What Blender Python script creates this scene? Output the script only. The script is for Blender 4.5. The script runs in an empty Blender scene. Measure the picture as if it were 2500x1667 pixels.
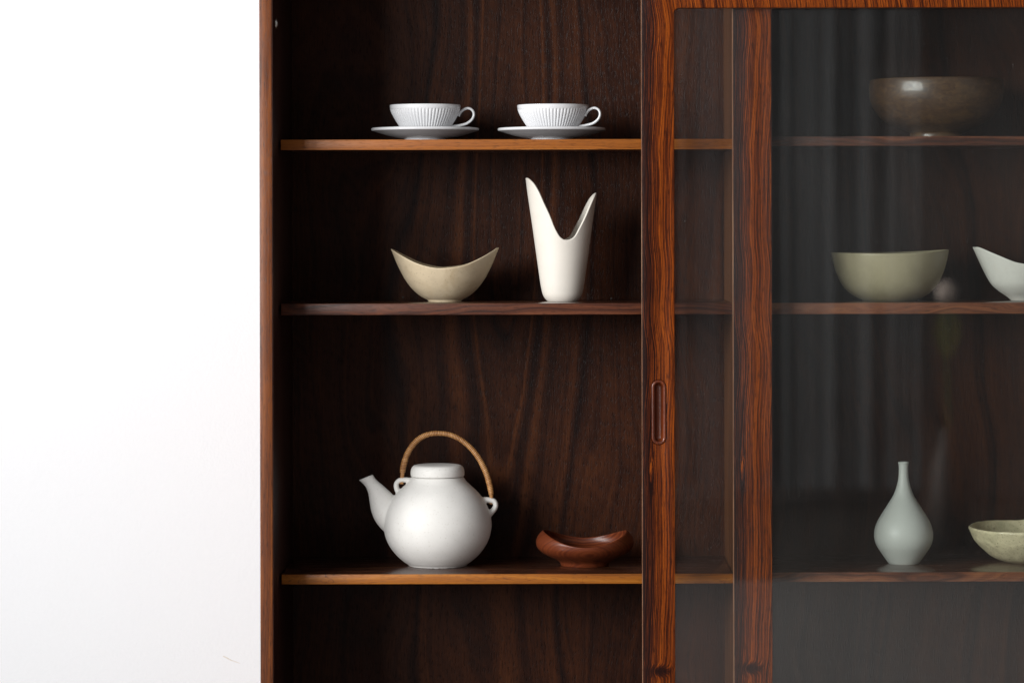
import bpy, bmesh, math, random
from mathutils import Vector, Matrix, noise

S = bpy.context.scene
COL = S.collection

# ------------------------------------------------------------------ camera
D0, FPX, XV, YV, ROLL = 4.4, 7333.0, 1345.0, 540.0, 0.0021
cd = bpy.data.cameras.new('camera')
cam = bpy.data.objects.new('camera', cd); COL.objects.link(cam)
cam.location = (0, -D0, 0)
cam.rotation_euler = (math.pi / 2, ROLL, 0)
cd.sensor_width = 36; cd.lens = 36 * FPX / 2500
cd.shift_x = -(XV - 1250) / 2500
cd.shift_y = -(833.5 - YV) / 2500
cd.clip_start = 0.1; cd.clip_end = 60
cd.dof.use_dof = True; cd.dof.focus_distance = 4.56; cd.dof.aperture_fstop = 3.5
S.camera = cam

# ------------------------------------------------------------------ light
W = bpy.data.worlds.new('World'); S.world = W; W.use_nodes = True
bg = W.node_tree.nodes['Background']
bg.inputs[0].default_value = (0.98, 0.985, 1.0, 1); bg.inputs[1].default_value = 0.28

def window_lamp(name, y0, y1, z0, z1, power):
    d = bpy.data.lights.new(name, 'AREA'); d.shape = 'RECTANGLE'
    d.size = abs(y1 - y0); d.size_y = z1 - z0; d.energy = power
    d.color = (1.0, 0.992, 0.98)
    o = bpy.data.objects.new(name, d); COL.objects.link(o)
    o.location = (-2.6, (y0 + y1) / 2, (z0 + z1) / 2)
    o.rotation_euler = (math.pi / 2, 0, -math.pi / 2)     # -Z of the lamp looks along +X
    return o
window_lamp('window_light', -1.35, -2.55, -0.10, 1.45, 112)
window_lamp('window_light', -2.67, -3.85, -0.10, 1.45, 134)
window_lamp('window_light', -4.15, -5.35, -0.10, 1.45, 135)

S.view_settings.view_transform = 'Standard'; S.view_settings.look = 'None'
S.view_settings.gamma = 1; S.view_settings.exposure = 0
S.render.engine = 'CYCLES'
S.cycles.use_denoising = True
S.cycles.max_bounces = 10; S.cycles.transparent_max_bounces = 12
S.cycles.sample_clamp_indirect = 4

# ------------------------------------------------------------------ helpers
FLOOR = -1.05
def PX(px, py, D):
    """photo pixel -> world X, Z for a point D metres in front of the lens"""
    x = px - ROLL * (py - YV); y = py + ROLL * (px - XV)
    return (x - XV) * D / FPX, (YV - y) * D / FPX

def link(o, parent=None):
    COL.objects.link(o)
    if parent is not None: o.parent = parent
    return o
def smooth(me, ang=None):
    for p in me.polygons: p.use_smooth = True
    if ang is not None:
        bm = bmesh.new(); bm.from_mesh(me)
        for e in bm.edges:
            if len(e.link_faces) == 2 and e.calc_face_angle(0) > ang: e.smooth = False
        bm.to_mesh(me); bm.free()
def obj(name, bm, mat, parent=None, loc=(0, 0, 0), sm=True, ang=math.radians(35), normals=True):
    if normals: bmesh.ops.recalc_face_normals(bm, faces=bm.faces[:])
    me = bpy.data.meshes.new(name); bm.to_mesh(me); bm.free()
    me.materials.append(mat)
    if sm: smooth(me, ang)
    o = bpy.data.objects.new(name, me); o.location = loc
    return link(o, parent)
def thing(name, label, cat, loc, group=None, rz=0):
    o = bpy.data.objects.new(name, None); o.empty_display_size = .05
    o.location = loc; o.rotation_euler = (0, 0, rz); link(o)
    return tag(o, label, cat, group)
def tag(o, label=None, cat=None, group=None, kind=None):
    if label: o['label'] = label
    if cat: o['category'] = cat
    if group: o['group'] = group
    if kind: o['kind'] = kind
    return o
def box(bm, x0, x1, y0, y1, z0, z1, bev=0.0, seg=2):
    r = bmesh.ops.create_cube(bm, size=1)
    vs = r['verts']
    for v in vs:
        v.co = Vector(((x0 + x1) / 2 + v.co.x * (x1 - x0), (y0 + y1) / 2 + v.co.y * (y1 - y0), (z0 + z1) / 2 + v.co.z * (z1 - z0)))
    if bev:
        es = list({e for v in vs for e in v.link_edges})
        bmesh.ops.bevel(bm, geom=es, offset=bev, segments=seg, affect='EDGES', profile=.5)
def boxbm(*a, **k):
    bm = bmesh.new(); box(bm, *a, **k); return bm

def catmull(pts, n):
    """resample a polyline of tuples smoothly, n points per span"""
    out = []
    P = [Vector(p) for p in pts]
    for i in range(len(P) - 1):
        a = P[i - 1] if i else P[0] * 2 - P[1]
        b, c = P[i], P[i + 1]
        d = P[i + 2] if i + 2 < len(P) else P[-1] * 2 - P[-2]
        for k in range(n):
            t = k / n
            out.append(0.5 * ((2 * b) + (c - a) * t + (2 * a - 5 * b + 4 * c - d) * t * t + (3 * b - a - 3 * c + d) * t ** 3))
    out.append(P[-1]); return out
def lathe(bm, prof, seg=96, mod=None):
    """prof: (r, z) list; poles where r == 0; mod(r, z, t) -> (r, z)"""
    rows = []
    for r, z in prof:
        if r <= 1e-7: rows.append([bm.verts.new((0, 0, z))]); continue
        row = []
        for k in range(seg):
            t = 2 * math.pi * k / seg
            rr, zz = mod(r, z, t) if mod else (r, z)
            row.append(bm.verts.new((rr * math.cos(t), rr * math.sin(t), zz)))
        rows.append(row)
    bridge(bm, rows)
    return rows
def bridge(bm, rows):
    for a, b in zip(rows, rows[1:]):
        n = max(len(a), len(b))
        if n == 1: continue
        for k in range(n):
            q = []
            for v in (a[k % len(a)], a[(k + 1) % len(a)], b[(k + 1) % len(b)], b[k % len(b)]):
                if v not in q: q.append(v)
            if len(q) > 2: bm.faces.new(q)
def tube(bm, path, rads, seg=16, rady=None, cap=True, mod=None):
    """path of Vectors in the XZ plane of the object; elliptical section: rads in plane, rady across"""
    rows = []
    n = len(path); s = 0
    for i, p in enumerate(path):
        t = (path[min(i + 1, n - 1)] - path[max(i - 1, 0)]).normalized()
        nrm = Vector((-t.z, 0, t.x)); ry = rady[i] if rady else rads[i]
        if i: s += (path[i] - path[i - 1]).length
        row = []
        for k in range(seg):
            a = 2 * math.pi * k / seg
            f = mod(s, a) if mod else 0
            row.append(bm.verts.new(p + nrm * (rads[i] + f) * math.cos(a) + Vector((0, 1, 0)) * (ry + f) * math.sin(a)))
        rows.append(row)
    bridge(bm, rows)
    if cap:
        bm.faces.new(rows[0]); bm.faces.new(rows[-1])
    return rows
def interp(tab, x):
    if x <= tab[0][0]: return tab[0][1]
    for (a, b), (c, d) in zip(tab, tab[1:]):
        if x <= c: return b + (d - b) * (x - a) / (c - a)
    return tab[-1][1]
def smoothtab(tab, n=8):
    return [(p[0], p[1]) for p in catmull([(a, b, 0) for a, b in tab], n)]

# ------------------------------------------------------------------ node helpers
class N:
    def __init__(s, name):
        s.m = bpy.data.materials.new(name); s.m.use_nodes = True
        s.t = s.m.node_tree; s.b = s.t.nodes['Principled BSDF']
        s.out = s.t.nodes['Material Output']
    def new(s, ty, **k):
        n = s.t.nodes.new(ty)
        for a, v in k.items(): setattr(n, a, v)
        return n
    def set(s, sock, v):
        if isinstance(v, bpy.types.NodeSocket): s.t.links.new(v, sock)
        elif v is not None: sock.default_value = v
    def math(s, op, a, b=0.5, c=None, clamp=False):
        n = s.new('ShaderNodeMath', operation=op, use_clamp=clamp)
        s.set(n.inputs[0], a); s.set(n.inputs[1], b)
        if c is not None: s.set(n.inputs[2], c)
        return n.outputs[0]
    def coord(s):
        c = s.new('ShaderNodeTexCoord').outputs['Object']
        sp = s.new('ShaderNodeSeparateXYZ'); s.t.links.new(c, sp.inputs[0])
        return c, sp.outputs[0], sp.outputs[1], sp.outputs[2]
    def vec(s, x, y, z):
        n = s.new('ShaderNodeCombineXYZ')
        for i, v in enumerate((x, y, z)): s.set(n.inputs[i], v)
        return n.outputs[0]
    def noise(s, v, scale=1.0, detail=2.0, rough=.5, dim='3D', dist=0.0):
        n = s.new('ShaderNodeTexNoise', noise_dimensions=dim)
        if dim == '1D': s.set(n.inputs['W'], v)
        else: s.set(n.inputs['Vector'], v)
        n.inputs['Scale'].default_value = scale; n.inputs['Detail'].default_value = detail
        n.inputs['Roughness'].default_value = rough
        n.inputs['Distortion'].default_value = dist
        return n.outputs[0]
    def ramp(s, f, stops, interp='LINEAR'):
        n = s.new('ShaderNodeValToRGB'); cr = n.color_ramp; cr.interpolation = interp
        while len(cr.elements) < len(stops): cr.elements.new(.5)
        for e, (p, c) in zip(cr.elements, stops):
            e.position = p
            e.color = (c, c, c, 1) if not hasattr(c, '__len__') else (*c, 1)
        s.set(n.inputs[0], f); return n.outputs[0]
    def mix(s, f, a, b, mode='MIX'):
        n = s.new('ShaderNodeMix', data_type='RGBA', blend_type=mode)
        s.set(n.inputs[0], f)
        for i, v in ((6, a), (7, b)):
            s.set(n.inputs[i], (*v, 1) if isinstance(v, tuple) and len(v) == 3 else v)
        return n.outputs[2]
    def bump(s, h, dist=.001, strength=1.0):
        n = s.new('ShaderNodeBump'); n.inputs['Distance'].default_value = dist
        n.inputs['Strength'].default_value = strength; s.set(n.inputs['Height'], h)
        s.t.links.new(n.outputs[0], s.b.inputs['Normal'])
    def fin(s, col=None, rough=None, coat=0, coat_r=.2, spec=.5, sss=0):
        s.set(s.b.inputs['Base Color'], (*col, 1) if isinstance(col, tuple) else col)
        s.set(s.b.inputs['Roughness'], rough)
        s.b.inputs['Coat Weight'].default_value = coat; s.b.inputs['Coat Roughness'].default_value = coat_r
        s.b.inputs['Specular IOR Level'].default_value = spec
        return s.m

def wood(name, stops, axis='Z', seed=0.0, curve=.03, F=120, low=(7, .55), fib=900, fibz=14, fibamt=.5, mott=.35,
         rough=.45, coat=0.0, bump=.00012, spec=.34, extra=None, band=.0, bandF=16, pore=.5, fig=0.0):
    """grain lines are the level lines of a stretched noise field, coloured by a 1-D noise"""
    n = N(name); c, x, y, z = n.coord()
    if axis == 'X': x, z = z, x
    u = n.math('ADD', x, n.math('MULTIPLY', y, .83)); u = n.math('ADD', u, seed)
    lowv = n.vec(n.math('MULTIPLY', u, low[0]), seed * 3.1, n.math('MULTIPLY', z, low[1] * 2))
    f1 = n.noise(lowv, 1, 2.5, .5)
    ring = n.math('ADD', u, n.math('MULTIPLY', n.math('SUBTRACT', f1, .5), curve * 10))
    f2 = n.noise(n.vec(n.math('MULTIPLY', u, 90), seed, n.math('MULTIPLY', z, 9)), 1, 2, .5)
    ring = n.math('ADD', ring, n.math('MULTIPLY', n.math('SUBTRACT', f2, .5), .0035))
    mask = None
    if extra: ring, mask = extra(n, ring, x, z)
    g = n.noise(ring, F, 3.5, .62, '1D')
    if band:
        g2 = n.noise(n.math('ADD', ring, 3.7), bandF, 1.5, .5, '1D')
        g = n.math('ADD', g, n.math('MULTIPLY', n.math('SUBTRACT', g2, .5), band))
    m = n.noise(n.vec(n.math('MULTIPLY', u, 14), seed * 2, n.math('MULTIPLY', z, 5)), 1, 3, .6)
    g = n.math('ADD', g, n.math('MULTIPLY', n.math('SUBTRACT', m, .5), mott))
    if mask is not None: g = n.math('ADD', g, mask)
    fb = n.noise(n.vec(n.math('MULTIPLY', u, fib), 0, n.math('MULTIPLY', z, fibz)), 1, 2, .6)
    g = n.math('ADD', g, n.math('MULTIPLY', n.math('SUBTRACT', fb, .5), fibamt))
    if fig:     # cross figure: ripples that run across the grain
        q = n.noise(n.vec(n.math('MULTIPLY', u, 28), 5, n.math('MULTIPLY', n.math('ADD', z, n.math('MULTIPLY', u, .8)), 60)), 1, 2, .5)
        g = n.math('ADD', g, n.math('MULTIPLY', n.math('SUBTRACT', q, .5), fig))
    col = n.ramp(g, stops)
    po = n.noise(n.vec(n.math('MULTIPLY', u, fib * 1.1), 9, n.math('MULTIPLY', z, fibz * 5)), 1, 1.5, .5)
    pm = n.ramp(po, [(.34, 0.0), (.44, 1.0)])
    col = n.mix(n.math('MULTIPLY', n.math('SUBTRACT', 1.0, pm), pore), col, tuple(v * .22 for v in stops[0][1]))
    h = n.math('ADD', n.math('MULTIPLY', pm, .7), n.math('MULTIPLY', fb, .6))
    n.bump(h, bump)
    r = n.math('ADD', rough, n.math('MULTIPLY', n.math('SUBTRACT', fb, .5), .25))
    return n.fin(col, r, coat, .22, spec)

def door_extra(n, ring, x, z):
    # slow sideways sway of the veneer, the pale eye and the pin knot of the flitch
    zz = n.math('SUBTRACT', z, EYE_Z)
    sway = n.math('MULTIPLY', n.math('SUBTRACT', n.noise(n.math('MULTIPLY', z, 1.0), 4.2, 1.5, .5, '1D'), .5), .040)
    ring = n.math('ADD', ring, sway)
    dx = n.math('SUBTRACT', x, .0125)
    e = n.math('ADD', n.math('POWER', n.math('DIVIDE', dx, .0045), 2), n.math('POWER', n.math('DIVIDE', zz, .030), 2))
    g = n.math('EXPONENT', n.math('MULTIPLY', e, -1.0))
    ring = n.math('ADD', ring, n.math('MULTIPLY', n.math('MULTIPLY', dx, g), -1.6))
    e2 = n.math('ADD', n.math('POWER', n.math('DIVIDE', dx, .0020), 2), n.math('POWER', n.math('DIVIDE', zz, .0155), 2))
    eye = n.math('MULTIPLY', n.math('LESS_THAN', e2, 1.0), .22)
    k = n.math('ADD', n.math('POWER', n.math('DIVIDE', n.math('SUBTRACT', x, .026), .013), 2),
               n.math('POWER', n.math('DIVIDE', n.math('SUBTRACT', z, KNOT_Z), .007), 2))
    gk = n.math('EXPONENT', n.math('MULTIPLY', k, -1.0))
    ring = n.math('ADD', ring, n.math('MULTIPLY', gk, .012))
    # the dark heartwood side lies towards the outer edge of the stile
    side = n.math('MULTIPLY', n.math('SUBTRACT', n.math('MULTIPLY', n.math('ADD', x, n.math('MULTIPLY', sway, .4)), 40), .72, None, False), .34)
    side = n.math('MINIMUM', n.math('MAXIMUM', side, -.26), .06)
    return ring, n.math('ADD', side, n.math('ADD', eye, n.math('MULTIPLY', gk, -.25)))
# z of the eye and knot, in door space (door origin at floor level)
EYE_Z = (540 - 1155) * .0006 - FLOOR
KNOT_Z = (540 - 1640) * .0006 - FLOOR

ROSE = [(.33, (.013, .0036, .0026)), (.45, (.032, .0070, .0030)), (.525, (.085, .0155, .0035)), (.625, (.235, .048, .0045)), (.86, (.35, .082, .007))]
M = {}
M['rose'] = wood('rosewood_veneer', ROSE, seed=1.3, curve=.004, F=540, low=(5, .3), fibamt=.5, mott=.12, rough=.38, bump=.00006, extra=door_extra, band=.36, bandF=130, pore=.6, spec=.15)
M['rail'] = M['rose']
def cathedral(n, ring, x, z):
    # the flat-sawn leaf: lines mirror about a centre and close into arches on it
    d = n.math('ADD', x, .305)
    a = n.math('SQRT', n.math('ADD', n.math('MULTIPLY', d, d), .00002))
    m = n.math('EXPONENT', n.math('MULTIPLY', n.math('POWER', n.math('DIVIDE', d, .085), 2), -1.0))
    ring = n.math('ADD', ring, n.math('SUBTRACT', n.math('MULTIPLY', n.math('SUBTRACT', a, d), .85), n.math('MULTIPLY', n.math('MULTIPLY', z, m), .085)))
    return ring, None
M['back'] = wood('back_veneer', [(.18, (.009, .0030, .0022)), (.42, (.024, .0070, .0032)), (.62, (.045, .0130, .0046)), (.98, (.100, .031, .009))],
                 seed=7.7, curve=.034, F=38, low=(4.0, .6), fibamt=.34, mott=.50, rough=.44, bump=.00032, fib=480, fibz=16, pore=.5, fig=.24, spec=.13, extra=cathedral)
M['side'] = wood('side_veneer', [(.24, (.04, .014, .007)), (.42, (.105, .028, .008)), (.56, (.17, .047, .010)), (.8, (.29, .088, .012))],
                 seed=4.1, curve=.004, F=90, low=(5, .9), fibamt=.4, mott=.55, rough=.42)
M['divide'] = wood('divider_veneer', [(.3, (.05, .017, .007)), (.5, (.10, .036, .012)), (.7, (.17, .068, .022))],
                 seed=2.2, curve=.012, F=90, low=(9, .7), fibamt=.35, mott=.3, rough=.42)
M['inner'] = wood('inner_side_shade_veneer', [(.3, (.012, .004, .003)), (.5, (.030, .009, .006)), (.7, (.055, .018, .010))],
                 seed=2.2, curve=.012, F=90, low=(9, .7), fibamt=.35, mott=.3, rough=.5, spec=.25)  # dark rosewood, deepened so the colour itself holds the shade of the inner face
M['shelf'] = wood('shelf_veneer', [(.3, (.018, .007, .005)), (.5, (.055, .02, .011)), (.7, (.12, .045, .02))], axis='X',
                 seed=3.3, curve=.02, F=90, low=(7, .6), fibamt=.35, mott=.3, rough=.24, bump=.00005, coat=.4)
M['edge_tan'] = wood('tan_edge_band', [(.22, (.10, .030, .008)), (.36, (.24, .070, .010)), (.55, (.32, .100, .014)), (.75, (.42, .15, .026))], axis='X',
                 seed=5.2, curve=.004, F=130, low=(12, 1.6), fibamt=.35, mott=.25, rough=.42, pore=.45)
def squiggle(n, ring, x, z):
    # cut-through growth rings: thin dark wandering lines across the strip (x runs across the grain here, z along it)
    f = n.noise(n.vec(n.math('MULTIPLY', z, 13), 2.7, n.math('MULTIPLY', x, 38)), 1, 3.5, .62)
    l = n.math('ABSOLUTE', n.math('SUBTRACT', n.math('FRACT', n.math('MULTIPLY', f, 7)), .5))
    g = n.ramp(l, [(.0, 1.0), (.07, 0.0)])
    w = n.ramp(n.noise(n.math('MULTIPLY', z, 1.0), 6, 1, .5, '1D'), [(.42, 0.0), (.58, 1.0)])
    return ring, n.math('MULTIPLY', n.math('MULTIPLY', g, w), -.26)
M['edge_gold'] = wood('golden_edge_band', [(.22, (.08, .025, .007)), (.36, (.25, .076, .009)), (.55, (.35, .115, .012)), (.75, (.44, .16, .020))], axis='X',
                 seed=5.9, curve=.003, F=130, low=(12, 1.6), fibamt=.30, mott=.22, rough=.42, pore=.35, extra=squiggle)
M['edge_dark'] = wood('dark_edge_band', [(.28, (.028, .009, .006)), (.5, (.088, .025, .011)), (.75, (.17, .054, .022))], axis='X',
                 seed=8.4, curve=.012, F=120, low=(14, 1.5), fibamt=.35, mott=.3, rough=.42)
M['edge_red'] = wood('red_edge_band', [(.28, (.06, .018, .009)), (.5, (.19, .060, .025)), (.75, (.34, .13, .050))], axis='X',
                 seed=6.4, curve=.012, F=140, low=(14, 1.5), fibamt=.35, mott=.3, rough=.42)
M['strip'] = wood('pale_lipping', [(.3, (.16, .065, .03)), (.5, (.28, .13, .07)), (.7, (.40, .22, .13))], seed=.4, F=60, rough=.45)
M['pull'] = wood('pull_wood', [(.3, (.04, .009, .004)), (.5, (.095, .018, .005)), (.75, (.18, .036, .007))],
                 seed=9.1, curve=.01, F=160, fibamt=.3, mott=.2, rough=.3, coat=.35, pore=.3)

def glass_mat():
    n = N('clear_glass'); n.t.nodes.remove(n.b)
    geo = n.new('ShaderNodeNewGeometry')
    ior = n.math('ADD', 1.5, n.math('MULTIPLY', geo.outputs['Backfacing'], 1 / 1.5 - 1.5))
    fr = n.new('ShaderNodeFresnel'); n.set(fr.inputs[0], ior)
    tr = n.new('ShaderNodeBsdfTransparent'); tr.inputs[0].default_value = (.975, .985, .98, 1)
    gl = n.new('ShaderNodeBsdfGlossy'); gl.inputs['Roughness'].default_value = 0.0
    mx = n.new('ShaderNodeMixShader')
    n.t.links.new(fr.outputs[0], mx.inputs[0]); n.t.links.new(tr.outputs[0], mx.inputs[1]); n.t.links.new(gl.outputs[0], mx.inputs[2])
    # a film of dust with smears, and single specks
    c, x, y, z = n.coord(); df = n.new('ShaderNodeBsdfDiffuse'); df.inputs[0].default_value = (.8, .8, .8, 1)
    sm = n.noise(n.vec(n.math('MULTIPLY', x, 3), y, n.math('MULTIPLY', z, 1.6)), 1.6, 4, .6, dist=.8)
    sp = n.ramp(n.noise(c, 420, 1, .5), [(.785, 0.0), (.81, .14)])
    f = n.math('ADD', n.math('MULTIPLY', n.ramp(sm, [(.35, .35), (.7, 1.0)]), .0055), sp)
    m2 = n.new('ShaderNodeMixShader'); n.set(m2.inputs[0], f)
    n.t.links.new(mx.outputs[0], m2.inputs[1]); n.t.links.new(df.outputs[0], m2.inputs[2])
    n.t.links.new(m2.outputs[0], n.out.inputs[0]); return n.m
M['glass'] = glass_mat()

def ceramic(name, col, rough=.4, speck=0.0, mott=.06, coat=0.0, stain=None, speckcol=(.2, .18, .14), bump=.0, speckscale=900, spec=.5):
    n = N(name); c, x, y, z = n.coord()
    m = n.noise(c, 30, 4, .6)
    cc = n.mix(n.ramp(m, [(.3, 0.0), (.7, 1.0)]), tuple(v * (1 - mott) for v in col), tuple(min(1, v * (1 + mott * .4)) for v in col))
    if stain:
        s = n.noise(c, 22, 5, .65, dist=.6)
        cc = n.mix(n.ramp(s, [(.52, 0.0), (.75, .55)]), cc, stain)
    if speck:
        s = n.noise(c, speckscale, 1, .5)
        cc = n.mix(n.math('MULTIPLY', n.ramp(s, [(.66, 0.0), (.72, 1.0)]), speck), cc, speckcol)
    if bump: n.bump(n.noise(c, 260, 3, .6), bump)
    r = n.math('ADD', rough, n.math('MULTIPLY', n.math('SUBTRACT', m, .5), .12))
    return n.fin(cc, r, coat, .08, spec)
M['porcelain'] = ceramic('white_glazed_porcelain', (.78, .79, .81), .22, mott=.02, coat=.5)
M['saucer'] = ceramic('white_glazed_saucer', (.70, .71, .73), .25, mott=.02, coat=.4)
M['teapot'] = ceramic('matte_white_stoneware', (.79, .78, .75), .56, mott=.05, speck=.3, speckscale=330, speckcol=(.50, .47, .40), bump=.00006, spec=.32)
M['beige'] = ceramic('beige_stoneware', (.64, .53, .365), .50, mott=.14, speck=.35, speckscale=420, stain=(.40, .28, .13), speckcol=(.22, .17, .09))
M['cream'] = ceramic('cream_bisque', (.77, .73, .66), .5, mott=.03, stain=(.73, .665, .58))
M['olive'] = ceramic('olive_stoneware', (.46, .40, .26), .42, mott=.10, speck=.55, speckscale=700, speckcol=(.24, .20, .12))
M['offwhite'] = ceramic('off_white_stoneware', (.80, .78, .72), .48, mott=.06, speck=.2, speckscale=350, stain=(.70, .64, .55))
M['bottle'] = ceramic('grey_green_matte_glaze', (.73, .75, .70), .42, mott=.05, speck=.3, speckscale=900, speckcol=(.40, .44, .42))
M['pale_green'] = ceramic('pale_green_rough_glaze', (.76, .675, .44), .38, mott=.14, speck=.8, speckscale=330, stain=(.44, .42, .25), speckcol=(.18, .16, .08), bump=.0006, coat=.2)
def brown_bowl_mat():
    n = N('brown_mottled_lacquer'); c, x, y, z = n.coord()
    a = n.noise(n.vec(n.math('MULTIPLY', x, 1), n.math('MULTIPLY', y, 1), n.math('MULTIPLY', z, 2.2)), 55, 6, .72, dist=1.3)
    b = n.noise(c, 9, 2, .5)
    a = n.math('ADD', a, n.math('MULTIPLY', n.math('SUBTRACT', b, .5), .35))
    col = n.ramp(a, [(.32, (.050, .026, .015)), (.47, (.075, .039, .021)), (.56, (.10, .054, .025)), (.70, (.145, .078, .031))])
    n.bump(a, .0003); return n.fin(col, .42, .45, .14)
M['brown'] = brown_bowl_mat()
M['teak'] = wood('turned_teak', [(.32, (.075, .016, .0065)), (.46, (.115, .025, .009)), (.58, (.155, .036, .012)), (.74, (.21, .056, .017))],
                 axis='X', seed=2.9, curve=.0022, F=300, low=(6, 6), fibamt=.12, mott=.14, rough=.38, bump=.00002, coat=.1, pore=.15)
def cane_mat(name='golden_cane', wrap=False):
    n = N(name); c, x, y, z = n.coord()
    a = n.noise(c, 120, 3, .6); b = n.noise(c, 18, 2, .5)
    col = n.ramp(n.math('ADD', n.math('MULTIPLY', a, .6), n.math('MULTIPLY', b, .4)), [(.3, (.20, .085, .028)), (.5, (.42, .20, .065)), (.7, (.60, .34, .14))])
    if wrap:      # each turn of the cane has its own tone; the joints between turns are darker
        at = n.new('ShaderNodeAttribute', attribute_name='turn')
        sp = n.new('ShaderNodeSeparateXYZ'); n.t.links.new(at.outputs['Vector'], sp.inputs[0])
        col = n.mix(sp.outputs[0], n.mix(.55, col, (.30, .13, .045)), n.mix(.3, col, (.62, .33, .13)))
        col = n.mix(sp.outputs[1], col, (.09, .04, .018))
    return n.fin(col, .38)
M['cane'] = cane_mat(); M['wrap'] = cane_mat('cane_turns', True)
def simple(name, col, rough=.6, metal=0, var=.1, scale=20, bump=0):
    n = N(name); c, x, y, z = n.coord(); a = n.noise(c, scale, 3, .6)
    cc = n.mix(a, tuple(v * (1 - var) for v in col), tuple(min(1, v * (1 + var)) for v in col))
    n.b.inputs['Metallic'].default_value = metal
    if bump: n.bump(a, bump)
    return n.fin(cc, rough)
M['metal'] = simple('worn_nickel', (.62, .60, .56), .3, 1)
def wall_mat():
    n = N('white_roller_painted_plaster'); c, x, y, z = n.coord()
    a = n.noise(c, 220, 4, .6); b = n.noise(c, 14, 2, .5)
    n.bump(n.math('ADD', a, n.math('MULTIPLY', b, .8)), .0004)
    return n.fin(n.mix(a, (.825, .842, .87), (.85, .865, .89)), .7)
M['wall'] = wall_mat()
M['scratch'] = simple('ochre_scratch', (.62, .50, .34), .8)
M['floor'] = wood('dark_floor_boards', [(.3, (.045, .034, .027)), (.5, (.075, .057, .046)), (.7, (.11, .083, .068))], axis='X', seed=1, F=30, rough=.5)
M['rug'] = simple('grey_wool', (.30, .27, .26), .95, var=.15, scale=9, bump=.003)
M['room'] = simple('brown_grey_plaster', (.13, .105, .097), .8, var=.2, scale=2)
M['curtain'] = simple('charcoal_linen', (.235, .235, .242), .85, var=.12, scale=60, bump=.001)
M['dark'] = simple('stained_dark_oak', (.03, .022, .018), .5)
M['moss'] = simple('olive_glazed_clay', (.26, .24, .05), .6)
M['petal'] = simple('pale_pink_petals', (.75, .60, .52), .7, bump=.003, scale=120)
M['stem'] = simple('green_stem', (.12, .20, .05), .6)

# ------------------------------------------------------------------ the setting
tag(obj('floor', boxbm(-4, 4, -9, .6, FLOOR - .1, FLOOR), M['floor'], sm=False), kind='structure')
WALLY = .358
wl = obj('white_wall', boxbm(-3.2, 2.6, WALLY, WALLY + .15, FLOOR, 1.9), M['wall'], sm=False)
tag(wl, kind='structure')
tag(obj('room_wall', boxbm(-.6, 4, -7.0, -6.85, FLOOR, 1.9), M['room'], sm=False), kind='structure')
# a fine scratch in the paint: slivers that follow a shallow arc, standing 0.3 mm off the plaster
bm = bmesh.new(); rnd = random.Random(3)
sc = [(545, 1601), (552, 1603.5), (560, 1608), (566, 1611.5), (572, 1613), (580, 1616), (587, 1618.5)]
for i, (a, b) in enumerate(zip(sc, sc[1:])):
    D = D0 + WALLY
    xa, za = PX(*a, D); xb, zb = PX(*b, D); h = (.0009, .0011, .0009, .0006, .0005, .0004)[i]
    vs = [bm.verts.new(p) for p in ((xa, WALLY - .0003, za - h / 2), (xb - .0006, WALLY - .0003, zb - h / 2), (xb - .0006, WALLY - .0003, zb + h / 2), (xa, WALLY - .0003, za + h / 2))]
    bm.faces.new(vs); r = bmesh.ops.extrude_face_region(bm, geom=[bm.faces[-1] if False else vs[0].link_faces[0]])
    for v in r['geom']:
        if isinstance(v, bmesh.types.BMVert): v.co.y = WALLY + .0004
obj('scratch', bm, M['scratch'], wl, sm=False)

# ------------------------------------------------------------------ the cabinet
ROOT = Vector((.24, 0, FLOOR))
cab = thing('display_cabinet', 'dark rosewood display cabinet with open left bay and two sliding glass doors', 'cabinet', ROOT)
def part(name, bm, m, parent=None, origin=ROOT, **k):
    for v in bm.verts: v.co -= origin
    p = parent or cab
    base = getattr(p, '_o', None)
    o = obj(name, bm, m, p, **k)
    return o
SS, SB = .0925, .334          # shelf front, back panel
x_out, _ = PX(634.2, 833, D0); x_in, _ = PX(666.6, 833, D0)
TOPZ = .425; BOTZ = -.86
sp_ = part('side_panel', boxbm(x_out, x_in - .0012, 0, .350, FLOOR + .06, TOPZ + .02, bev=.0009), M['side'])
part('inner_shade_veneer', boxbm(x_in - .0012, x_in, .0012, SB - .0005, BOTZ + .0005, TOPZ - .0005, bev=.0003), M['inner'], sp_)  # thin added lining, its colour darkened for the shade on this face
xd = PX(1800, 833, D0)[0]
part('divider_panel', boxbm(xd, xd + .020, .062, SB, BOTZ, TOPZ, bev=.001), M['divide'])
part('side_panel', boxbm(1.30, 1.32, 0, .350, FLOOR + .06, TOPZ + .02, bev=.0012), M['side'])
part('top_panel', boxbm(x_in, 1.30, 0.001, .350, TOPZ, TOPZ + .02, bev=.001), M['shelf'])
part('bottom_panel', boxbm(x_in, 1.30, 0.001, .350, BOTZ - .02, BOTZ, bev=.001), M['shelf'])
part('plinth', boxbm(x_out + .03, 1.29, .04, .330, FLOOR, FLOOR + .06, bev=.001), M['side'])
part('back_panel', boxbm(x_in, 1.30, SB, SB + .008, BOTZ, TOPZ), M['back'], sm=False)

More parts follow.
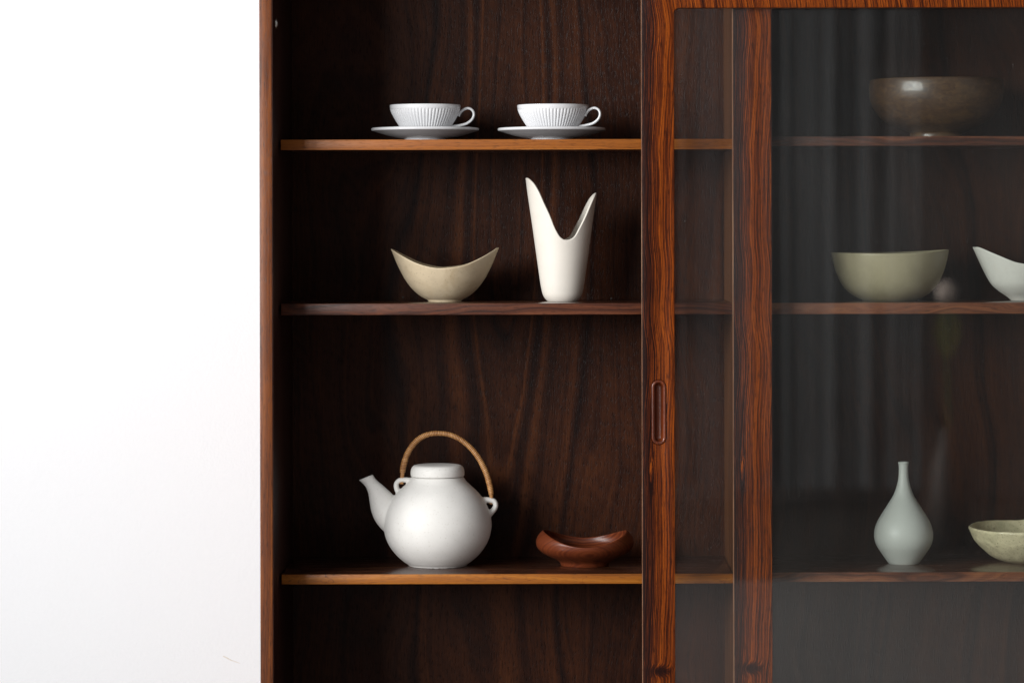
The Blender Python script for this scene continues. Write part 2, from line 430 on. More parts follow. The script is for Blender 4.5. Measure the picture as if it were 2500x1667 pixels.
for a, b in ((984.2, 725.8), (1493, 729)):      # two small nail heads in the back panel
    X, Zn = PX(a, b, D0 + SB); bm = bmesh.new()
    lathe(bm, [(0, .0007), (.0010, .0006), (.0017, .0002), (.0018, -.0005)], 20)
    bmesh.ops.rotate(bm, verts=bm.verts, matrix=Matrix.Rotation(math.pi / 2, 3, 'X'))
    bmesh.ops.translate(bm, verts=bm.verts, vec=(X, SB - .0001, Zn)); part('nail', bm, M['dark'])
def shelf(x0, x1, ytop, ybot, em, tip=0):
    D = D0 + SS
    zt = (YV - ytop) * D / FPX; zb = (YV - ybot) * D / FPX
    s = part('shelf', boxbm(x0, x1, SS + .0032, SB - .0005, zb + .0002, zt, bev=.0004), M['shelf'])
    bm = bmesh.new(); box(bm, x0, x1, SS, SS + .0032, zb, zt + .0002, bev=.0007)
    e = part('edge_band', bm, em, s)
    return zt
LX0, LX1 = x_in + .0035, xd - .0012
RX0, RX1 = xd + .0212, 1.2988
ZL = [shelf(LX0, LX1, 340.6, 365.6, M['edge_tan']), shelf(LX0, LX1, 740.8, 768.0, M['edge_dark']), shelf(LX0, LX1, 1400.8, 1424.5, M['edge_gold'])]
ZR = [shelf(RX0, RX1, 335.3, 357.8, M['edge_dark']), shelf(RX0, RX1, 741.3, 768.0, M['edge_red']), shelf(RX0, RX1, 1398.4, 1421.0, M['edge_red'])]
# small nickel catch plate screwed to the inside of the left side panel
bm = bmesh.new(); lathe(bm, [(0, .0012), (.0045, .0012), (.0050, .0004), (.0080, .0008), (.0088, 0), (.0088, -.001)], 32)
_, zc = PX(674, 58, D0 + .05)
bmesh.ops.rotate(bm, verts=bm.verts, matrix=Matrix.Rotation(math.pi / 2, 3, 'Y'))
bmesh.ops.scale(bm, verts=bm.verts, vec=(1.6, 1, 1))
bmesh.ops.translate(bm, verts=bm.verts, vec=(x_in + .0004, .058, zc))
part('catch_plate', bm, M['metal'])

def rrect(x0, x1, z0, z1, r, n=10):
    pts = []
    for cx, cz, a0 in ((x1 - r, z1 - r, 0), (x0 + r, z1 - r, 90), (x0 + r, z0 + r, 180), (x1 - r, z0 + r, 270)):
        for k in range(n + 1):
            a = math.radians(a0 + 90 * k / n); pts.append((cx + r * math.cos(a), cz + r * math.sin(a)))
    return pts
def plate(outer, holes, y0, y1, bev):
    """frame: outer loop and holes as (x0,x1,z0,z1,r); front edges rounded by bev"""
    bm = bmesh.new()
    def loop(x0, x1, z0, z1, r, grow, y):
        return [bm.verts.new((x, y, z)) for x, z in rrect(x0 - grow, x1 + grow, z0 - grow, z1 + grow, max(r + grow, 1e-5))]
    def ring_edges(l): return [bm.edges.new((l[i], l[(i + 1) % len(l)])) for i in range(len(l))]
    for sgn_front in (True, False):
        es = []
        for i, L in enumerate([outer] + holes):
            sgn = -1 if i == 0 else 1
            if sgn_front:
                rows = []
                for a in (90, 60, 30, 0):
                    g = bev * (1 - math.cos(math.radians(a))) if False else bev * math.sin(math.radians(a))
                    yy = y0 + bev * (1 - math.cos(math.radians(90 - a))) if False else y0 + bev * (1 - math.sin(math.radians(90 - a)) if False else 1 - math.sin(math.radians(a)))
                    g = bev * (1 - math.cos(math.radians(a)))
                    rows.append(loop(*L, sgn * g, yy))
                rows.append(loop(*L, 0, y1))
                bridge(bm, rows)
                es += ring_edges(rows[0]) if not all(bm.edges.get((rows[0][i], rows[0][(i + 1) % len(rows[0])])) for i in range(len(rows[0]))) else [bm.edges.get((rows[0][i], rows[0][(i + 1) % len(rows[0])])) for i in range(len(rows[0]))]
                L_back.append(rows[-1]) if False else None
                backs.append(rows[-1])
            else:
                b = backs[i]
                es += [bm.edges.get((b[k], b[(k + 1) % len(b)])) for k in range(len(b))]
        bmesh.ops.triangle_fill(bm, edges=es, use_beauty=True)
    return bm
backs = []
def door(px_left, y0, w, stile, topz, botz, opening_top, with_pull):
    """a sliding door whose origin is its lower left front corner"""
    xl = px_left
    O = Vector((xl, y0, FLOOR))
    T = .018; backs.clear()
    holes = [(xl + stile, xl + w - stile, botz + .06, opening_top, .0085)]
    pull = None
    if with_pull:
        D = D0 + y0
        a = PX(1590.0, 1005, D)[0]; b = PX(1627.2, 1005, D)[0]
        zt = PX(1608, 926.5, D)[1]; zb = PX(1610, 1086.0, D)[1]
        pull = (a, b, zb, zt, (b - a) / 2 - .0001)
        holes.append(pull)
    bm = plate((xl, xl + w, botz, topz, .0012), holes, y0, y0 + T, .0011)
    for v in bm.verts: v.co -= O
    d = obj('sliding_door', bm, M['rose'], cab, loc=O - ROOT, ang=math.radians(30))
    bm = boxbm(xl + stile - .006, xl + w - stile + .006, y0 + .0065, y0 + .0105, botz + .054, opening_top + .006)
    # the pane sits in a groove: shrink to the clear opening so that it never cuts the frame
    bm.free(); bm = bmesh.new()
    loops = []
    for yy in (y0 + .0065, y0 + .0105):
        loops.append([bm.verts.new((x, yy, z)) for x, z in rrect(xl + stile + .0002, xl + w - stile - .0002, botz + .0602, opening_top - .0002, .0083)])
    bridge(bm, loops); bm.faces.new(loops[0]); bm.faces.new(loops[1])
    for v in bm.verts: v.co -= O
    obj('glass_pane', bm, M['glass'], d, sm=False)
    bm = boxbm(xl - .0006, xl, y0 + .0004, y0 + T, botz, topz, bev=.0002)
    for v in bm.verts: v.co -= O
    obj('edge_strip', bm, M['strip'], d, sm=False)
    if pull:
        a, b, zb, zt, r = pull
        bm = bmesh.new(); rows = []
        # raised bead, then a scooped well
        prof = [(-.0003, .012), (-.0003, .0016), (-.0006, -.0003), (-.0016, -.0010), (-.0030, -.0011), (-.0042, -.0007), (-.0048, .0003),
                (-.0052, .0018), (-.0056, .0040), (-.0066, .0066), (-.0082, .0084), (-.0098, .0090)]
        for g, yy in prof:
            rows.append([bm.verts.new((x, y0 + yy, z)) for x, z in rrect(a - g, b + g, zb - g, zt + g, max(r + g, .0004))])
        bridge(bm, rows); bm.faces.new(rows[-1])
        for v in bm.verts: v.co -= O
        obj('finger_pull', bm, M['pull'], d, normals=True, ang=math.radians(50))
    return d
DY1, DY2 = .008, .034
xl1 = PX(1568.2, 833, D0 + DY1)[0]; st1 = PX(1647, 833, D0 + DY1)[0] - xl1
xl2 = PX(1791.2, 833, D0 + DY2)[0]; st2 = PX(1884.5, 833, D0 + DY2)[0] - xl2
ot1 = PX(1950, 19.5, D0 + DY1)[1]
door(xl1, DY1, .92, st1, .400, -.83, ot1, True)
door(xl2, DY2, .92, st2, .400, -.83, ot1 + .004, False)

# ------------------------------------------------------------------ lathed pieces
OY = .207                                    # how far back the pieces stand
def place(px, py, zshelf, y=OY):
    D = D0 + y; X, _ = PX(px, py, D); return Vector((X, y, zshelf + .0002)), D
def zof(py, px, D, z0): return PX(px, py, D)[1] - z0

# cups and saucers
def make_cup(px, label, rz=0):
    loc, D = place(px, 300, ZL[0], .200); k = D / FPX
    t = thing('teacup', label, 'cup', loc, 'white ribbed teacups standing on saucers', rz)
    Z = lambda y: zof(y, px, D, loc.z)
    out = [(86.5, 257.5), (86.8, 260), (86.3, 265), (85.4, 269), (83, 276), (79, 284), (74.5, 292), (69, 301), (63, 310), (56, 317), (45, 323)]
    prof = [(p.x * k, Z(p.y)) for p in catmull([(a, b, 0) for a, b in out], 4)]
    zb = Z(325.5)
    foot = [(43 * k, zb), (41 * k, zb - .0015), (37 * k, zb - .0015), (35 * k, zb + .001), (0, zb + .0012)]
    zr = Z(256.6)
    inner = [((p.x - 3.6) * k, Z(p.y)) for p in catmull([(a, b, 0) for a, b in out[1:]], 3)]
    rim = [(83.6 * k, Z(257.0)), (85.2 * k, zr)]
    allp = [(0, Z(319))] + [(r, z + .002) for r, z in reversed(inner)] + rim + prof + foot
    z1, z2 = Z(268), Z(322)
    def fl(r, z, t):
        if not (r > 50 * k) or z > z1 + .0008: return r, z
        w = min(1, max(0, (z1 + .0008 - z) / .002))
        # only the outer skin is fluted
        c = abs(math.sin(t * 31))
        return r - .0012 * w * (1 - c) ** 1.3 * outer[0], z
    outer = [1]
    bm = bmesh.new(); rows = []
    nin = 1 + len(inner) + len(rim)
    seg = 31 * 2 * 10
    for i, (r, z) in enumerate(allp):
        if r < 1e-7: rows.append([bm.verts.new((0, 0, z))]); continue
        outer[0] = 1 if nin <= i < nin + len(prof) else 0
        row = []
        for q in range(seg):
            a = 2 * math.pi * q / seg; rr, zz = fl(r, z, a)
            row.append(bm.verts.new((rr * math.cos(a), rr * math.sin(a), zz)))
        rows.append(row)
    bridge(bm, rows)
    obj('cup_body', bm, M['porcelain'], t, ang=math.radians(70))
    hp = [(905, 205), (918, 180), (950, 148), (995, 133), (1034, 150), (1049, 190), (1032, 235), (985, 272), (925, 289), (860, 300), (845, 301)]
    pts = []
    for a, b in hp:
        X = (880 + a / 3.79 - 1038.3) * k; pts.append((X, 0, Z(230 + b / 3.79)))
    path = catmull(pts, 8); n = len(path)
    rad = [(3.6 + 1.2 * max(0, 1 - i / 10) + 1.4 * max(0, 1 - (n - 1 - i) / 14)) * k for i in range(n)]
    bm = bmesh.new(); tube(bm, path, [r * .9 for r in rad], 16, rady=[r * 1.35 for r in rad])
    obj('cup_handle', bm, M['porcelain'], t)
    return t
def make_saucer(px, label):
    loc, D = place(px, 320, ZL[0], .200); k = D / FPX
    Z = lambda y: zof(y, px, D, loc.z)
    prof = [(0, .0042), (38 * k, .0042), (40 * k, .0060), (44 * k, .0058), (70 * k, .0075), (100 * k, Z(322.2)), (120 * k, Z(316.0)), (126 * k, Z(313.4)), (128.6 * k, Z(312.8)), (130.4 * k, Z(313.4)), (131.4 * k, Z(314.8)),
            (131.8 * k, Z(316.6)), (131.5 * k, Z(318.2)), (130.4 * k, Z(319.6)), (128.6 * k, Z(320.5)), (126.4 * k, Z(320.9)), (126 * k, Z(321.0)), (112 * k, Z(325.5)), (92 * k, Z(331.5)), (70 * k, Z(336.5)), (55 * k, Z(338.6)),
            (51 * k, Z(339.8)), (49.5 * k, 0), (46 * k, 0), (44 * k, .0015), (0, .0015)]
    bm = bmesh.new(); lathe(bm, prof, 128)
    return tag(obj('saucer', bm, M['saucer'], None, loc, ang=math.radians(32)), label, 'saucer', 'white saucers on the top left shelf')
make_cup(1038.3, 'white ribbed porcelain teacup on the left one of the two saucers')
make_saucer(1038.0, 'white saucer under the left teacup, farther from the door post')
make_cup(1349.4, 'white ribbed porcelain teacup on the right saucer, nearer the sliding door', math.radians(-13))
make_saucer(1346.8, 'white saucer under the right teacup, nearer the sliding door')

# bowls and vase whose rim is cut along a curve
def cut_vessel(name, label, cat, px, zsh, tab, rim, foot, th, m, y=OY, seg=192, rz=0.0, nrow=40, fl=0.0, floor=None, rimr=1.0, wob=None, parts=None):
    """tab: (r_px, y_px) from the tip down to the foot ring; rim: (u_px, y_px) height of the lip along x; foot: list (r_px, y_px) below"""
    py0 = tab[-1][1]
    loc, D = place(px, py0, zsh, y); k = D / FPX
    Z = lambda yy: zof(yy, px, D, loc.z)
    T = sorted([(Z(p.y), p.x * k) for p in catmull([(a, b, 0) for a, b in tab], 6)])
    R = lambda z: interp(T, z)
    rt = smoothtab([(u * k, Z(v)) for u, v in rim], 8); H = lambda x: interp(rt, x)
    zf = T[0][0]
    def ztop(t):
        lo, hi = zf, T[-1][0] + .002
        for _ in range(40):
            mid = (lo + hi) / 2
            if mid < H(R(mid) * math.cos(t)): lo = mid
            else: hi = mid
        return lo
    tops = [ztop(2 * math.pi * q / seg) for q in range(seg)]
    bm = bmesh.new(); rows = []
    fz = floor if floor is not None else zf + th * 1.2
    # inside, from the centre of the floor up to the lip
    rows.append([bm.verts.new((0, 0, fz))])
    def put(q, r, z):
        a = 2 * math.pi * q / seg
        if wob: r, z = wob(a, r, z)
        return bm.verts.new((r * math.cos(a), r * math.sin(a), z))
    for j in range(nrow + 1):
        s = j / nrow; row = []
        for q in range(seg):
            zt = tops[q] - th * .35 * rimr
            zz = fz + (zt - fz) * (s ** 1.7)
            e = min(1, s * 3.2) ** .5
            rr = (R(max(zz, zf)) - th * (1 + .5 * (1 - s))) * e
            row.append(put(q, max(rr, .0005 * s + 1e-5), zz))
        rows.append(row)
    for f, dz in ((.72, -.10), (.5, 0.0), (.22, -.08)):
        rows.append([put(q, R(tops[q]) - th * f, tops[q] + dz * th) for q in range(seg)])
    for j in range(nrow + 1):
        s = j / nrow
        rows.append([put(q, R(tops[q] - th * .35 * rimr + (zf - tops[q] + th * .35 * rimr) * s), tops[q] - th * .35 * rimr + (zf - tops[q] + th * .35 * rimr) * s) for q in range(seg)])
    for r, yy in foot:
        zz = Z(yy) if yy > 5 else 0.0
        rows.append([put(q, r * k, max(zz, 0)) for q in range(seg)])
    r = foot[-1][0] * k
    rows.append([bm.verts.new((0, 0, .0015))]) if False else rows.append([put(q, r * .85, .0) for q in range(seg)])
    rows.append([put(q, r * .8, .0012) for q in range(seg)]); rows.append([bm.verts.new((0, 0, .0012))])
    bridge(bm, rows)
    o = obj(name, bm, m, None, loc, ang=math.radians(75)); o.rotation_euler = (0, 0, rz)
    return tag(o, label, cat)

boat_tab = [(137, 601), (130.5, 610), (118, 641), (106, 666), (95.5, 684.4), (80, 704.8), (62, 721), (47, 729.8), (42.5, 731.6)]
boat_rim = [(-132, 607), (-104, 622.5), (-67, 640.4), (-28, 651), (2, 652.6), (48, 646.6), (87, 630.8), (118, 613.5), (131, 605)]
cut_vessel('boat_bowl', 'beige stoneware bowl with two pointed ends on the left middle shelf', 'bowl', 1086.0, ZL[1], boat_tab, boat_rim,
           [(42, 732.5), (40.5, 734), (40, 737), (39.5, 0)], .0032, M['beige'])
vt = [(93, 426), (89.5, 434.4), (85, 470), (78.5, 514.8), (72.3, 558), (66.3, 602), (57.6, 664), (53.2, 695), (50, 711), (47.4, 720), (43.6, 727), (39, 732.6)]
vr0 = [(145, 150), (168, 154), (200, 180), (240, 225), (290, 310), (340, 420), (400, 545), (450, 670), (500, 760), (540, 797), (575, 806), (620, 800), (670, 765), (720, 680), (780, 565), (840, 430), (880, 350), (912, 305)]
vr = []
for a, b in vr0:
    u = a / 4.356 + 1250 - 1373; yy = b / 4.356 + 400
    Rr = interp(sorted([(q, p) for p, q in vt]), yy); v = math.sqrt(max(0, Rr * Rr - u * u))
    vr.append(((u - v * .085) , yy))
vr[0] = (-89.8, 434.0); vr[-1] = (86.5, 469.0)
vr = [p for i, p in enumerate(vr) if i == 0 or p[0] > vr[i - 1][0]]
cut_vessel('forked_vase', 'tall cream vase with a deep notch and two pointed prongs, left middle shelf', 'vase', 1373, ZL[1], vt, vr,
           [(37, 734.2), (36, 736), (35.5, 0)], .0034, M['cream'], rz=math.radians(5), nrow=60, seg=256)

zb = lambda v: 1270 + v / 7.84
tt = [(790, 165), (812, 190), (885, 270), (928, 360), (934, 430), (908, 515), (825, 598), (700, 668), (570, 728), (498, 775), (470, 815)]
tt = [(a / 7.84, zb(b)) for a, b in tt]
tr_ = [(-812, 188), (-560, 305), (-310, 385), (-60, 420), (140, 414), (340, 382), (540, 325), (690, 265), (780, 220), (822, 186)]
tr_ = [(a / 7.84, zb(b)) for a, b in tr_]
cut_vessel('turned_wooden_bowl', 'small reddish brown wooden bowl with upswept ends beside the teapot', 'bowl', 1428.0, ZL[2], tt, tr_,
           [(460 / 7.84, zb(850)), (455 / 7.84, zb(868)), (448 / 7.84, 0)], .0028, M['teak'])

zo = lambda v: 580 + v / 4.704
ot = [(686, 100), (676, 150), (653, 265), (615, 395), (551, 530), (478, 620), (388, 682), (310, 718), (274, 733)]
orr = [(-700, 168), (-640, 169), (-300, 174), (0, 175), (300, 166), (500, 155), (672, 140), (700, 138)]
cut_vessel('round_bowl', 'olive green round bowl behind the glass on the right middle shelf', 'bowl', 2172.0, ZR[1], [(a / 4.704, zo(b)) for a, b in ot],
           [(a / 4.704, zo(b)) for a, b in orr], [(264 / 4.704, zo(738)), (262 / 4.704, zo(746)), (258 / 4.704, 0)], .0034, M['olive'])

wt = [(a + 1, b - 1) for a, b in [(137, 597), (131, 605), (118, 634), (103, 666), (87, 694), (69, 711), (52, 722.5), (41, 731)]]
wr = [(-134, 603.5), (-126, 603), (-104, 613.5), (-82, 623.5), (-50, 637), (-28, 642), (0, 646), (28, 643), (60, 634), (100, 616), (134, 600)]
cut_vessel('boat_bowl', 'off white bowl with a pointed end, to the right of the olive bowl', 'bowl', 2508.0, ZR[1], wt, wr,
           [(39.5, 733), (38.5, 735), (38, 0)], .0036, M['offwhite'])

# brown bowl
def simple_lathe(name, label, cat, px, zsh, prof, m, y=OY, seg=160, mod=None, ang=60):
    loc, D = place(px, prof[len(prof) // 2][1], zsh, y); k = D / FPX
    pr = [(r * k, (zof(yy, px, D, loc.z) if yy > 5 else yy)) for r, yy in prof]
    bm = bmesh.new(); lathe(bm, pr, seg, mod)
    return tag(obj(name, bm, m, None, loc, ang=math.radians(ang)), label, cat), k, D, loc
zbr = lambda v: 160 + v / 5.88
outp = [(946, 212), (958, 260), (964, 330), (964, 410), (948, 510), (905, 610), (845, 700), (765, 785), (640, 865), (480, 930), (390, 965)]
outp = [(p.x / 5.88, zbr(p.y)) for p in catmull([(a, b, 0) for a, b in outp], 5)]
inn = [(r - 7, y) for r, y in outp]
brown = [(0, inn[-1][1] - 8)] + [(r * (1 if i > 8 else 1), y - 5 * (1 - i / len(inn))) for i, (r, y) in enumerate(reversed(inn))] + [(946 / 5.88 - 4, zbr(207)), (946 / 5.88 - 1.5, zbr(206.5))] + outp + \
        [(375 / 5.88, zbr(985)), (378 / 5.88, zbr(1010)), (380 / 5.88, .0003), (340 / 5.88, .0003), (330 / 5.88, .002), (0, .002)]
simple_lathe('round_bowl', 'large dark brown mottled bowl behind the glass on the right top shelf', 'bowl', 2285.5, ZR[0], brown, M['brown'])

# bottle vase
zv = lambda v: 1110 + v / 5.0575
bo = [(44, 88), (58, 86), (65, 92), (66, 100), (62, 112), (58.5, 130), (58, 200), (63, 280), (75, 350), (95, 420), (127, 500), (175, 580), (226, 660), (276, 740), (321, 820), (352, 900), (363, 975), (357, 1050),
      (330, 1125), (282, 1200), (230, 1275), (202, 1315), (186, 1334)]
bo = [(p.x / 5.0575, zv(p.y)) for p in catmull([(a, b, 0) for a, b in bo], 5)]
bo = [(0, zv(330)), (30 / 5.0575, zv(330)), (40 / 5.0575, zv(110))] + bo + [(182 / 5.0575, zv(1340)), (178 / 5.0575, .0003), (150 / 5.0575, .0003), (140 / 5.0575, .0015), (0, .0015)]
simple_lathe('bottle_vase', 'pale grey green teardrop bottle vase with a narrow neck behind the glass', 'vase', 2205.8, ZR[2], bo, M['bottle'], y=.213)

# hand pinched bowl, cut off by the frame
gp = [(733, 884), (735, 900), (722, 935), (690, 1000), (655, 1060), (590, 1132), (490, 1220), (390, 1280), (260, 1322), (150, 1345)]
def pinch(r, z, t):
    v = Vector((math.cos(t), math.sin(t), z * 14))
    n1 = noise.noise(v * 1.6 + Vector((3, 1, 7))); n2 = noise.noise(v * 5.0); n3 = noise.noise(v * 13)
    w = min(1, r / .05)
    return r + w * (.0028 * n1 + .0015 * n2 + .0006 * n3), z + w * w * (.0030 * noise.noise(Vector((math.cos(t) * 1.5, math.sin(t) * 1.5, 4.4))) + .0010 * n2) * min(1, z / .03)
gout = [(p.x / 5.0575, zv(p.y)) for p in catmull([(a, b, 0) for a, b in gp], 6)]
gin = [(max(r - 5.5, .5), y - 3.0) for r, y in gout[4:]]
gprof = [(0, gin[-1][1] - 1)] + list(reversed(gin)) + [(729 / 5.0575 - 3.4, zv(876)), (729 / 5.0575 - 1.2, zv(874))] + gout + [(140 / 5.0575, .0003), (0, .0003)]
simple_lathe('pinched_bowl', 'pale green hand pinched bowl with an uneven lip, cut off by the right edge', 'bowl', 2512.0, ZR[2], gprof, M['pale_green'], y=.235, seg=220, mod=pinch)

# ------------------------------------------------------------------ teapot
def teapot():
    pxc = 1068.4; loc, D = place(pxc, 1280, ZL[2], .206); k = D / FPX / 4.1275
    tp = thing('teapot', 'round white stoneware teapot with an arched cane handle on the lowest left shelf', 'teapot', loc)
    zc0 = PX(pxc, 1280, D)[1]
    def V(a, b):
        X, Zw = PX(850 + a / 4.1275, 1030 + b / 4.1275, D)
        return Vector((X - loc.x, 0, Zw - loc.z))
    Z = lambda b: V(902, b).z
    body = [(0, 548), (255, 548), (262, 552), (268, 562), (277, 578), (300, 606), (330, 634), (378, 678), (425, 727), (478, 802), (520, 890), (541, 980), (543, 1060), (523, 1160), (481, 1250), (415, 1335), (345, 1398), (305, 1425), (293, 1436), (292, 1448)]
    pr = [(p.x * k, Z(p.y)) for p in catmull([(a, b, 0) for a, b in body[1:]], 5)]
    bm = bmesh.new(); lathe(bm, [(0, Z(548))] + pr + [(290 * k, .0004), (0, .0004)], 128)
    # spout: solid outer skin with its bore
    sp = [(180, 556, 79, 56), (203, 582, 67, 54), (240, 630, 68, 58), (282, 690, 90, 72), (324, 765, 120, 94), (366, 845, 146, 122), (415, 925, 158, 148), (480, 1010, 145, 150), (560, 1070, 110, 120)]
    path = catmull([(V(a, b).x, 0, V(a, b).z) for a, b, _, _ in sp], 6)
    rr = [p.x * k for p in catmull([(c, d, 0) for _, _, c, d in sp], 6)]
    ry = [p.y * k for p in catmull([(c, d, 0) for _, _, c, d in sp], 6)]
    n = len(path); rows = []
    tipdir = (V(255, 528) - V(110, 586)).normalized()
    def sect(p, i, a, r1, r2, w):
        t = (path[min(i + 1, n - 1)] - path[max(i - 1, 0)]).normalized(); nrm = Vector((-t.z, 0, t.x))
        if nrm.dot(tipdir) < 0: nrm = -nrm
        nrm = nrm.lerp(tipdir, w).normalized()
        return p + nrm * r1 * math.cos(a) + Vector((0, 1, 0)) * r2 * math.sin(a)
    for i in range(17, -1, -1):      # bore from inside out
        rows.append([bm.verts.new(sect(path[i], i, 2 * math.pi * q / 48, max(rr[i] - 17 * k, .002), max(ry[i] - 17 * k, .002), max(0, 1 - i / 9))) for q in range(48)])
    first = rows[0]
    rows.append([bm.verts.new(sect(path[0] + Vector((-.3, 0, .4)) * k * 8, 0, 2 * math.pi * q / 48, rr[0] - 8 * k, ry[0] - 8 * k, 1)) for q in range(48)])
    for i in range(n):
        rows.append([bm.verts.new(sect(path[i], i, 2 * math.pi * q / 48, rr[i], ry[i], max(0, 1 - i / 9))) for q in range(48)])
    bridge(bm, rows); bm.faces.new(rows[-1]); bm.faces.new(first)
    # lugs
    for pts, ra in (([(660, 620), (625, 590), (575, 582), (522, 584), (488, 615), (486, 655), (503, 700), (530, 740)], 24), ([(1340, 790), (1380, 784), (1430, 786), (1474, 800), (1487, 835), (1472, 873), (1440, 910), (1400, 950)], 26)):
        pa = catmull([tuple(V(a, b)) for a, b in pts], 8)
        m = len(pa); rd = [(ra + 7 * abs(i / (m - 1) - .5) * 2) * k for i in range(m)]
        tube(bm, pa, rd, 20, rady=[r * 1.35 for r in rd])
    bmesh.ops.recalc_face_normals(bm, faces=bm.faces[:])
    me = bpy.data.meshes.new('raw'); bm.to_mesh(me); bm.free()
    tmp = bpy.data.objects.new('raw', me); COL.objects.link(tmp)
    md = tmp.modifiers.new('r', 'REMESH'); md.mode = 'VOXEL'; md.voxel_size = .00085; md.use_smooth_shade = True
    sm = tmp.modifiers.new('s', 'SMOOTH'); sm.factor = .5; sm.iterations = 26
    dg = bpy.context.evaluated_depsgraph_get()
    me2 = bpy.data.meshes.new_from_object(tmp.evaluated_get(dg)); me2.name = 'pot_body'
    bpy.data.objects.remove(tmp)
    me2.materials.clear(); me2.materials.append(M['teapot'])
    for p in me2.polygons: p.use_smooth = True
    link(bpy.data.objects.new('pot_body', me2), tp)
    # lid
    lid = [(268, 547), (271, 535), (271, 505), (266, 478), (254, 455), (236, 441), (205, 434), (150, 431), (60, 430)]
    pr = [(p.x * k, Z(p.y)) for p in catmull([(a, b, 0) for a, b in lid], 5)]
    bm = bmesh.new(); lathe(bm, [(0, Z(430))] + list(reversed(pr)) + [(258 * k, Z(547)), (246 * k, Z(547)), (246 * k, Z(552)), (0, Z(552))], 128)
    for v in bm.verts: v.co.z += .0008
    obj('lid', bm, M['teapot'], tp, ang=math.radians(60))
    # cane handle
    hp = [(537, 622), (543, 560), (552, 470), (566, 410), (590, 335), (630, 262), (690, 190), (760, 143), (840, 118), (920, 114), (1010, 124), (1105, 160), (1200, 228), (1280, 312), (1340, 405), (1388, 505), (1418, 600), (1437, 690), (1443, 760), (1440, 825)]
    path = catmull([tuple(V(a, b)) for a, b in hp], 10)
    bm = bmesh.new(); m = len(path)
    tube(bm, path, [20 * k] * m, 14); core = obj('cane_handle', bm, M['cane'], tp)
    dense = catmull([tuple(V(a, b)) for a, b in hp], 90)
    keep = [p for i, p in enumerate(dense) if 1.55 * 90 < i < 17.55 * 90]
    tot = len(keep); pitch = 16.5 * k; rw = []
    for i in range(tot):
        s = i / tot
        e = max(0, 1 - min(s, 1 - s) / .045)
        w = 27.5 + 2.2 * math.sin(s * 9) + 3 * noise.noise(Vector((s * 40, 2, 2))) + (2.5 if s < .12 else 0)
        rw.append((w - 4 * e) * k)
    def wrap(s, a):
        f = ((s + .25 * pitch * math.cos(a)) / pitch); i = math.floor(f); fr = f - i
        return (abs(math.sin(math.pi * fr)) ** .55 - .8) * 5.5 * k + (noise.noise(Vector((i * 3.3, 1, 0)))) * 2.0 * k
    tone = []
    def wrap2(s, a):
        fr = (s + .25 * pitch * math.cos(a)) / pitch; i = math.floor(fr)
        tone.append((.5 + .5 * math.sin(i * 12.9898 + 4 * math.sin(i * 78.233)), max(0, 1 - abs(math.sin(math.pi * (fr - i))) / .42)))
        return wrap(s, a)
    bm = bmesh.new(); tube(bm, keep, rw, 20, mod=wrap2)
    co = obj('cane_wrapping', bm, M['wrap'], core, ang=math.radians(80))
    at = co.data.attributes.new('turn', 'FLOAT_VECTOR', 'POINT')
    for v, (p, q) in zip(at.data, tone): v.vector = (p, q, 0)
teapot()

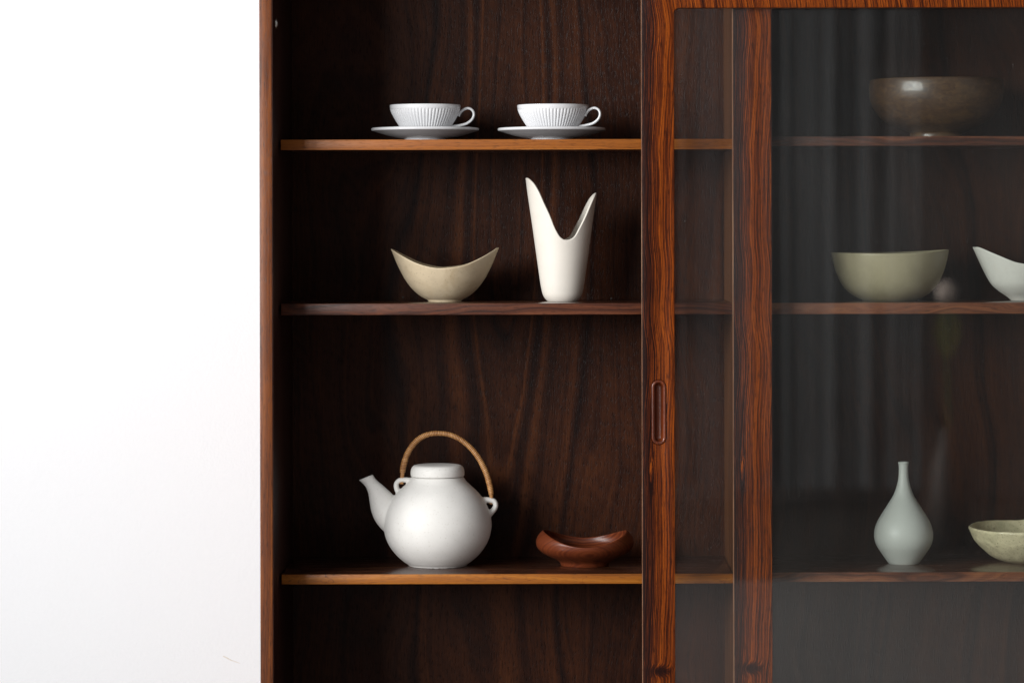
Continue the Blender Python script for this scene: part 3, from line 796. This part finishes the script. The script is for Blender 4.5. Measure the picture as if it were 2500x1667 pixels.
# ------------------------------------------------------------------ what the glass mirrors
def curtain(x0, x1, y, z0, z1):
    bm = bmesh.new(); n = 260; rows = []
    for j in range(9):
        z = z1 + (z0 - z1) * j / 8; row = []
        for i in range(n + 1):
            s = i / n; x = x0 + (x1 - x0) * s
            w = math.sin(s * 66 + 2.2 * math.sin(s * 13) + .25 * math.sin(z * 1.3 + s * 4)) + .35 * math.sin(s * 97 + z * .3)
            row.append(bm.verts.new((x, y + (.014 + .012 * math.sin(s * 17 + .8) + .008 * math.sin(s * 31)) * w, z)))
        rows.append(row)
    for a, b in zip(rows, rows[1:]):
        for i in range(n): bm.faces.new((a[i], a[i + 1], b[i + 1], b[i]))
    r = bmesh.ops.solidify(bm, geom=bm.faces[:], thickness=.003)
    o = obj('curtain', bm, M['curtain'])
    return tag(o, 'charcoal floor length curtain with vertical folds, mirrored in the glass doors', 'curtain')
curtain(.40, 1.34, -6.45, -.97, 1.75)
bm = boxbm(-1.4, 3.2, -4.25, -.5, FLOOR + .0005, FLOOR + .012, bev=.004)
tag(obj('rug', bm, M['rug']), 'plain grey woollen rug lying on the floor before the cabinet', 'rug')
# a tall stemmed blossom in a dark floor vase
fx, fy = 1.272, -5.2
bm = bmesh.new(); lathe(bm, [(0, 0), (.05, 0), (.06, .01), (.075, .12), (.06, .26), (.03, .34), (.028, .38), (.024, .38), (.022, .34), (.04, .2), (0, .2)], 48)
tag(obj('floor_vase', bm, M['dark'], None, (fx, fy, FLOOR + .0005)), 'dark slender floor vase that holds the stemmed blossom, mirrored in the glass', 'vase')
fl = thing('flower', 'pale round blossom on a tall stem, mirrored below the olive bowl', 'flower', (fx, fy, FLOOR + .205))
pts = catmull([(0, 0, 0), (.004, 0, .2), (-.002, 0, .4), (0, 0, .585)], 8)
bm = bmesh.new(); tube(bm, pts, [.0025] * len(pts), 8); obj('stem', bm, M['stem'], fl)
for sg in (-1, 1):
    bm = bmesh.new(); rows = []
    for i in range(13):
        t = i / 12; w = .020 * math.sin(math.pi * min(1, t * .96 + .02)) ** .8 + .0004
        rows.append([bm.verts.new((sg * (.003 + .020 * math.sin(t * 2.2)) + w * (q - 2) / 2, .004 * abs(q - 2) / 2 - .004, .40 + .155 * t)) for q in range(5)])
    for a_, b_ in zip(rows, rows[1:]):
        for q in range(4): bm.faces.new((a_[q], a_[q + 1], b_[q + 1], b_[q]))
    bmesh.ops.solidify(bm, geom=bm.faces[:], thickness=.0006)
    obj('leaf', bm, M['moss'], fl)
bm = bmesh.new(); bmesh.ops.create_icosphere(bm, subdivisions=4, radius=.038)
for v in bm.verts:
    d = v.co.normalized(); v.co = d * (.036 + .005 * noise.noise(d * 6)) + Vector((0, 0, .615))
obj('flower_head', bm, M['petal'], fl)
